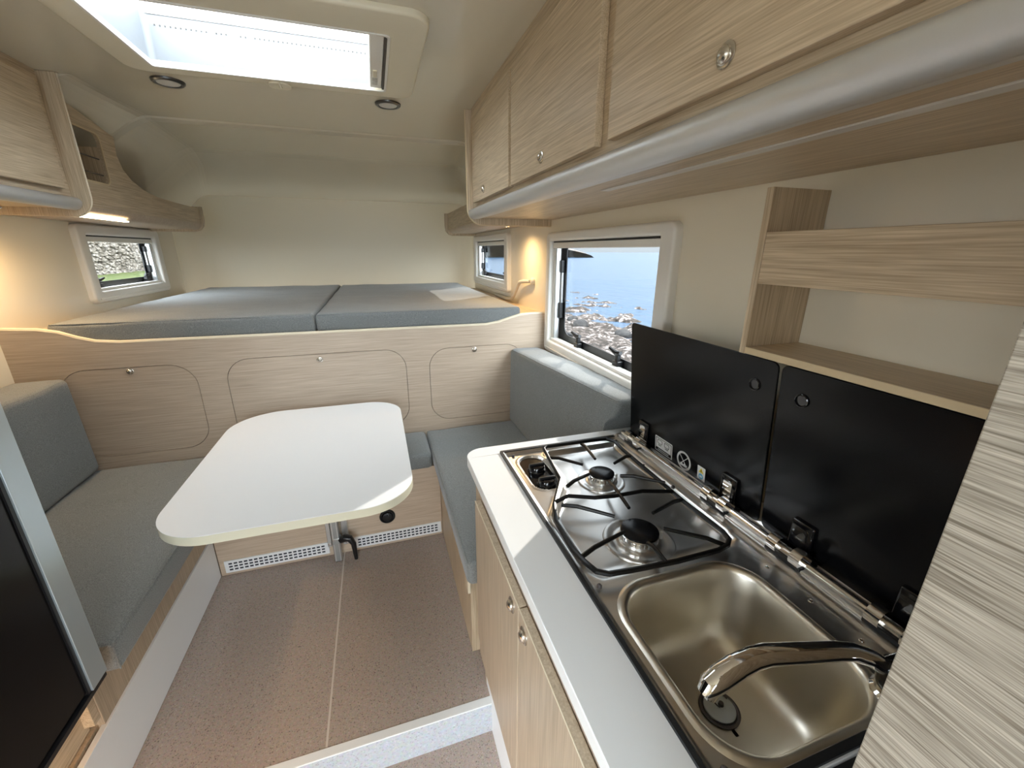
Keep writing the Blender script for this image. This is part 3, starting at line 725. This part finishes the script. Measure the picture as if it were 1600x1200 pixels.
MB().tube([(.372, .806, -.590), (.41, .812, gz), (.470, .785, gz), (.52, .777, gz), (.60, .775, gz), (.679, .757, -.588)], .005, 8).build('cross_bar', 'iron', gs)
for x, y in ((.351, .611), (.351, .546), (.356, 1.090), (.716, 1.090), (.712, .794), (.352, .24)):
    MB().lathe((x, y, -.6055), [(.005, 0), (.005, .004), (.003, .0065), (.0005, .007)], 'z', 14).build('rubber_bumper', 'rubber', U)
for x, y in ((.700, .49), (.702, .40), (.705, .315), (.712, .925)):
    MB().lathe((x, y, -.6055), [(.0045, 0), (.0035, .0015), (.0005, .002)], 'z', 14).build('rivet', 'chrome', U)
# hinge rail
MB().tube([(.752, Y0+.01, -.584), (.752, Y1-.01, -.584)], .0085, 14).build('hinge_rail', 'chrome', U)
MB().box(.738, .768, Y0+.008, Y1-.008, -.598, -.5925).build('rail_base', 'steel', U, bevel=.002)
def lidx(z): return .790-(z+.6)/.39*.036
def lid(y0, y1, hy, hinges, stickers, rt):
    zb, zt = -.596, -.212
    out = rrect(y0, y1, zb, zt, .014, 5)
    mb = MB(); a = [mb.bm.verts.new((lidx(z), y, z)) for y, z in out]; b = [mb.bm.verts.new((lidx(z)+.005, y, z)) for y, z in out]
    mb.bm.faces.new(a); mb.bm.faces.new(b[::-1]); n = len(out)
    for i in range(n): mb.bm.faces.new((a[i], a[(i+1) % n], b[(i+1) % n], b[i]))
    L_ = mb.build('glass_lid', 'black_satin', U, bevel=.0012)
    z = -.272; x = lidx(z)
    MB().lathe((x, hy, z), [(.0135, .001), (.0135, -.003), (.0115, -.004), (.0105, -.0015), (.0100, -.0008)], 'x', 32).build('finger_ring', 'black_gloss', L_)
    MB().lathe((x, hy, z), [(.0098, -.0004), (.005, -.0007), (.001, -.0007)], 'x', 32).build('finger_hole', 'rail_dark', L_)
    for h in hinges:
        x = lidx(-.56)
        hb = MB().rbox(x-.011, x-.0005, h-.024, h+.024, -.590, -.520, .0045).build('hinge_pad', 'black_gloss', L_)
        MB().prism(rrect(h-.013, h+.013, -.578, -.532, .006), x-.0125, x-.0108, 'x').build('pad_inset', 'chrome' if h > .6 else 'black_gloss', hb)
        MB().rbox(.735, .786, h-.040, h+.040, -.598, -.588, .003).build('hinge_bracket', 'black', hb)
        for k in (-.026, .026):
            MB().tube([(.750, h+k-.011, -.579), (.750, h+k+.011, -.579)], .0185, 20).build('hinge_clamp', 'chrome', hb)
        MB().tube([(.752, h-.016, -.584), (.752, h+.016, -.584)], .011, 12).build('hinge_barrel', 'nickel', hb)
    return L_
L1 = lid(.598, 1.118, .648, (1.035, .683), 1, 0)
L2 = lid(.216, .590, .540, (.492, .300), 0, 0)
def sx(z): return lidx(z)-.0006
def decal(par, name, mat, outline, lift=0, holes=()):
    mb = MB(); outl = [list(outline)]+[list(h) for h in holes]; flat = [p for l in outl for p in l]
    V = [mb.bm.verts.new((sx(z)-lift, y, z)) for y, z in flat]; W = [mb.bm.verts.new((sx(z)-lift+.0004, y, z)) for y, z in flat]
    for t_ in tessellate_polygon([[Vector((p[0], p[1], 0)) for p in l] for l in outl]):
        mb.bm.faces.new([V[i] for i in t_]); mb.bm.faces.new([W[i] for i in t_])
    i = 0
    for l in outl:
        n = len(l)
        for j in range(n): mb.bm.faces.new((V[i+j], V[i+(j+1) % n], W[i+(j+1) % n], W[i+j]))
        i += n
    return mb.build(name, mat, par, smooth=False)
def circ(cy, cz, r, n=24): return [(cy+r*math.cos(2*PI*k/n), cz+r*math.sin(2*PI*k/n)) for k in range(n)]
a = decal(L1, 'instruction_sticker', 'sticker', rrect(.900, .980, -.590, -.540, .003)); a['label'] = 'grey instruction sticker'
decal(a, 'sticker_print', 'black_satin', rrect(.904, .976, -.586, -.544, .002), .0004, [rrect(.9055, .9745, -.5845, -.5455, .002)])
for yy in (.957, .925):
    decal(a, 'pot_drawing', 'black_satin', rrect(yy-.011, yy+.011, -.563, -.549, .003), .0005, [rrect(yy-.0095, yy+.0095, -.5615, -.5505, .002)])
    decal(a, 'pot_drawing', 'black_satin', rrect(yy-.007, yy+.007, -.5685, -.5665, 0), .0005)
decal(a, 'sticker_print', 'black_satin', rrect(.904, .976, -.586, -.577, .001), .0006)
decal(a, 'sticker_text', 'sticker', rrect(.915, .965, -.5830, -.5805, 0), .0010)
b = decal(L1, 'warning_sticker', 'sticker', circ(.850, -.5655, .0285, 32), 0, [circ(.850, -.5655, .0225, 32)]); b['label'] = 'round grey prohibition sticker'
for s_ in (-1, 1):
    q = .0225*.70
    decal(b, 'cross_stroke', 'sticker', [(.850-q*s_-.0014, -.5655-q), (.850-q*s_+.0014, -.5655-q), (.850+q*s_+.0014, -.5655+q), (.850+q*s_-.0014, -.5655+q)], .0003*(2+s_))
decal(b, 'pan_drawing', 'sticker', [(.838, -.582), (.862, -.582), (.866, -.574), (.860, -.577), (.856, -.571), (.851, -.577), (.845, -.571), (.841, -.577), (.834, -.574)], .0009)
c = decal(L1, 'caution_sticker', 'sticker_white', rrect(.767, .795, -.588, -.548, .002)); c['label'] = 'small white sticker with a yellow triangle and a blue disc'
decal(c, 'warning_triangle', 'yellow', [(.772, -.566), (.790, -.566), (.781, -.552)], .0005)
decal(c, 'exclamation_mark', 'black_satin', [(.7803, -.5645), (.7817, -.5645), (.7819, -.5565), (.7801, -.5565)], .0009)
decal(c, 'blue_disc', 'blue', circ(.781, -.577, .0082), .0005)
decal(c, 'book_drawing', 'sticker_white', rrect(.7765, .7855, -.5795, -.5745, .001), .0009)

# tap
F = thing('tap', 'chrome swivel tap at the near corner of the sink, spout over the bowl', 'tap', (.625, .245, -.605))
MB().lathe((.655, .238, -.605), [(.030, 0), (.030, .004), (.026, .008), (.0245, .030), (.023, .046), (.015, .052)], 'z', 32).build('tap_base', 'chrome', F)
MB().tube([(.648, .242, -.568), (.625, .247, -.548), (.600, .255, -.530), (.572, .262, -.518), (.545, .266, -.512), (.49, .277, -.508), (.445, .2865, -.5055), (.425, .289, -.507), (.395, .2905, -.516), (.374, .290, -.524)], [.013, .0125, .0118, .0118, .0125, .0135, .014, .0145, .0152, .0155], 20).build('spout', 'chrome', F)
MB().tube([(.402, .2903, -.514), (.376, .290, -.5235), (.362, .2895, -.530), (.355, .2893, -.540)], [.0156, .0158, .0145, .010], 20).build('spout_end', 'chrome', F)
MB().tube([(.366, .2895, -.536), (.364, .2892, -.549)], [.011, .009], 16).build('aerator', 'chrome', F)
MB().rbox(.612, .670, .198, .256, -.585, -.528, .02).build('tap_lever', 'black_gloss', F)
MB().tube([(.650, .252, -.560), (.625, .215, -.548), (.612, .19, -.545)], [.016, .014, .010], 14).build('lever_arm', 'chrome', F)

# shelf unit over the lids
t = thing('wall_shelf', 'open wooden spice shelf with a broad front rail above the black lids', 'shelf', (.81, .38, -.205))
MB().box(.730, .879, .662, .677, -.2055, .117).build('side_panel', 'wood_z', t, bevel=.001)
MB().box(.7305, .7435, .095, .6615, -.0610, .0365).build('front_rail', 'wood_y', t, bevel=.001)
MB().box(.7305, .879, .095, .6615, -.204, -.190).build('shelf_board', 'wood_y', t, bevel=.001)
MB().box(.7290, .7304, .095, .6615, -.2035, -.1905).build('edge_band', 'wood_edge', t)

t = thing('tall_cabinet', 'tall grey brown wood grain cabinet side at the right edge, nearest the camera', 'cabinet', (.56, -.25, -1.53))
MB().box(.252, .268, -.70, .0975, -1.53, .14).build('side_panel', 'tower_y', t, bevel=.0008)
MB().box(.268, .878, .081, .0965, -1.53, .14).box(.268, .878, -.70, -.684, -1.53, .14).box(.268, .878, -.684, .081, .124, .14).build('cabinet_body', 'wood_z', t)

# ================================================================== OVERHEAD CABINETS
def spun(cx, cz, pts): return pts
t = thing('overhead_cabinet', 'long wooden overhead cabinet on the right with a silver lower edge profile', 'cabinet', (.67, .75, .12))
MB().box(.473, .879, -1.2, 2.084, .150, .599).build('cabinet_body', 'wood_y', t)
MB().prism([(.4475, .599)]+[(.4475, .20)]+[(.5175-.070*math.cos(a), .190-.070*math.sin(a)) for a in [i*PI/2/8 for i in range(9)]]+[(.879, .120), (.879, .599)], 2.0845, 2.100, 'y').build('end_panel', 'wood_z', t, bevel=.002)
MB().tube([(.4475, 2.0925, .599), (.4475, 2.0925, .20)]+[(.5175-.070*math.cos(a), 2.0925, .190-.070*math.sin(a)) for a in [i*PI/2/8 for i in range(1, 9)]]+[(.879, 2.0925, .120)], .0035, 6).build('edge_band', 'wood_edge', t)
pr_ = [(.474, .188), (.462, .187), (.453, .181), (.449, .172), (.450, .162), (.455, .153), (.464, .146), (.475, .1425), (.482, .1425), (.486, .146), (.492, .144), (.504, .1455), (.506, .1495), (.474, .150)]
MB().prism(pr_, -1.2, 2.084, 'y').build('edge_profile', 'profile_alu', t, angle=50)
MB().box(.574, .597, -1.0, 1.042, .1475, .1505).build('light_strip', 'diffuser', t, bevel=.001)
for y0, y1, ky in ((1.462, 1.992, 1.800), (.866, 1.437, 1.150), (.200, .812, .520), (-.5, .17, -.2)):
    d = MB().box(.4545, .4725, y0, y1, .206, .540).build('door', 'wood_y', t, bevel=.0012)
    knob(d, .4545, ky if ky != 1.15 else 1.163, .240, 'x', -1, .0125)
t = thing('overhead_cabinet', 'wooden overhead cabinet at the upper left with a silver lower edge profile', 'cabinet', (-1.2, 1.0, .12))
MB().box(-1.399, -1.075, -.2, 2.149, .150, .599).build('cabinet_body', 'wood_y', t)
sh = [(-1.019, .599), (-1.019, .20)]+[(-1.089+.070*math.cos(a), .190-.070*math.sin(a)) for a in [i*PI/2/8 for i in range(9)]]
MB().prism([(-1.399, .599)]+sh+[(-1.399, .120)], 2.150, 2.165, 'y').build('end_panel', 'wood_z', t, bevel=.002)
MB().tube([(x, 2.1575, z) for x, z in sh], .0035, 6).build('edge_band', 'pale_edge', t)
MB().prism([(-x-.598, z) for x, z in pr_], -.2, 2.149, 'y').build('edge_profile', 'profile_alu', t, angle=50)
for y0, y1 in ((1.50, 2.098), (.85, 1.47)):
    d = MB().box(-1.0745, -1.0575, y0, y1, .212, .560).build('door', 'wood_y', t, bevel=.0012)
    knob(d, -1.0575, y0+.2, .245, 'x', 1, .0125)

# alcove cabinets
t = thing('alcove_cabinet', 'low wooden alcove cabinet on the left with an open niche above the window', 'cabinet', (-1.22, 2.85, .12))
out = [(2.166, .165), (3.47, .165), (3.47, .262), (3.33, .261), (3.10, .262), (2.90, .268), (2.76, .285), (2.66, .315), (2.60, .355), (2.575, .41), (2.59, .485), (2.30, .538), (2.166, .560)]
MB().prism(out, -1.092, -1.078, 'x', [rrect(2.20, 2.462, .268, .468, .03)]).build('front_panel', 'wood_y', t)
MB().prism(rrect(2.196, 2.466, .264, .472, .032), -1.080, -1.0765, 'x', [rrect(2.203, 2.459, .271, .465, .028)]).build('niche_edge', 'wood_edge', t)
MB().prism([(-1.0775, .175), (-1.083, .150), (-1.095, .135), (-1.115, .128), (-1.395, .128), (-1.395, .165), (-1.09, .166)], 2.166, 3.47, 'y').build('lower_board', 'panel_x', t, angle=50)
MB().box(-1.385, -1.335, 2.17, 2.56, .166, .48).build('niche_back', 'wood_y', t)
MB().box(-1.335, -1.093, 2.47, 2.484, .166, .42).box(-1.335, -1.093, 2.172, 2.186, .166, .42).box(-1.335, -1.093, 2.187, 2.469, .25, .262).build('niche_divider', 'wood_z', t)
MB().prism([(-1.062, .272), (-1.062, .185), (-1.070, .150), (-1.095, .122), (-1.13, .113), (-1.395, .113), (-1.395, .272)], 3.471, 3.487, 'y').build('end_panel', 'wood_z', t, bevel=.003)
for z in (.372, .308):
    MB().tube([(-1.10, 2.195, z), (-1.10, 2.466, z)], .003, 8).build('niche_rail', 'rail_dark', t)
t2 = tag(MB().box(-1.108, -1.090, 2.20, 2.56, .1225, .1275).build('light_strip', 'led_warm', None, bevel=.001), 'lit warm light strip under the left alcove cabinet', 'light strip')
t = thing('alcove_cabinet', 'low wooden alcove cabinet on the right above the small window', 'cabinet', (.75, 3.0, .12))
MB().box(.637, .655, 2.101, 3.779, .17, .300).build('front_panel', 'wood_y', t)
MB().box(.655, .878, 2.101, 3.779, .285, .300).build('top_board', 'wood_y', t)
MB().prism([(.637, .176), (.643, .160), (.655, .148), (.675, .141), (.878, .141), (.878, .166), (.640, .178)], 2.101, 3.779, 'y').build('lower_board', 'panel_x', t, angle=50)
MB().prism([(.607, .300), (.607, .20), (.614, .160), (.636, .132), (.668, .122), (.878, .122), (.878, .300)], 3.78, 3.796, 'y').build('end_panel', 'wood_z', t, bevel=.003)

# ================================================================== FRIDGE AND LEFT DETAILS
t = thing('fridge', 'black fridge front with a brushed metal edge strip at the left edge', 'fridge', (-1.0, .6, -1.0))
MB().box(-1.39, -.700, .20, .965, -.922, -.15).build('fridge_body', 'black', t)
MB().box(-.700, -.6835, .22, .908, -.925, -.16).build('fridge_door', 'black_satin', t, bevel=.003)
MB().box(-.6985, -.676, .913, .965, -.930, -.15).build('edge_strip', 'strip_alu', t, bevel=.001)
MB().box(-.6985, -.680, .905, .914, -.935, -.15).box(-.70, -.678, .20, .962, -.942, -.931).build('door_gasket', 'black', t)
tag(MB().box(-.830, -.810, .30, 1.043, -1.188, -1.00).box(-.812, -.788, 1.030, 1.0535, -1.165, -1.02).build('plinth_board', 'wood_y', None, bevel=.001), 'wooden board below the fridge glowing orange in warm light', 'board')
tag(MB().box(-.765, -.745, .35, .80, -.955, -.945).build('light_strip', 'led_orange', None), 'warm light strip under the fridge edge', 'light strip')

# small lamps
def downlight(x, y, lab):
    t = thing('ceiling_spotlight', lab, 'ceiling light', (x, y, .585))
    MB().lathe((x, y, .5995), [(.054, 0), (.053, -.006), (.047, -.010), (.040, -.009), (.038, -.004)], 'z', 40).build('rim', 'rim_metal', t)
    MB().lathe((x, y, .597), [(.038, 0), (.037, -.005), (.002, -.006)], 'z', 40).build('lens', 'diffuser', t)
downlight(-.672, 2.125, 'round recessed ceiling spot with metal rim, left of the two below the roof light')
downlight(.119, 2.126, 'round recessed ceiling spot with metal rim, right of the two below the roof light')
def reading(x, y, z, lab):
    t = thing('reading_light', lab, 'lamp', (x, y, z))
    MB().lathe((x, y, z), [(.018, 0), (.018, -.010), (.015, -.014), (.013, -.012)], 'z', 20).build('lamp_housing', 'chrome', t)
    MB().lathe((x, y, z-.0115), [(.0125, 0), (.0125, -.001), (.001, -.002)], 'z', 20).build('lamp_lens', 'spot_warm', t)
    l = lamp('reading_lamp', 'SPOT', (x, y, z-.02), 8.0, (1, .66, .32), rot=(0, 0, 0), spot_size=math.radians(165), spot_blend=1.0, shadow_soft_size=.02)
reading(.725, 2.36, .1405, 'small lit warm lamp under the right cabinets, beside the small window')
reading(-1.25, 2.05, .1495, 'small lit warm lamp under the left overhead cabinet')

# grab rail by the small window
t = thing('grab_bar', 'cranked cream metal handle on the right wall beside the small window', 'handle', (.86, 2.5, -.32))
MB().tube([(.868, 3.10, -.318), (.855, 2.80, -.316), (.850, 2.66, -.306), (.850, 2.60, -.27), (.852, 2.53, -.205), (.853, 2.50, -.186), (.855, 2.44, -.176), (.862, 2.34, -.170)], .011, 12).build('bar', 'grey_plastic', t, angle=60)
MB().lathe((.8795, 2.325, -.168), [(.020, 0), (.020, -.010), (.015, -.018), (.006, -.021)], 'x', 24).build('mount', 'grey_plastic', t)

for o in list(bpy.data.objects):
    if '_o' in o.keys(): del o['_o']
cy = S.cycles if hasattr(S, 'cycles') else None
if cy:
    cy.max_bounces = 10; cy.diffuse_bounces = 6; cy.glossy_bounces = 5; cy.transparent_max_bounces = 12
    cy.sample_clamp_indirect = 6.0; cy.caustics_reflective = False; cy.caustics_refractive = False
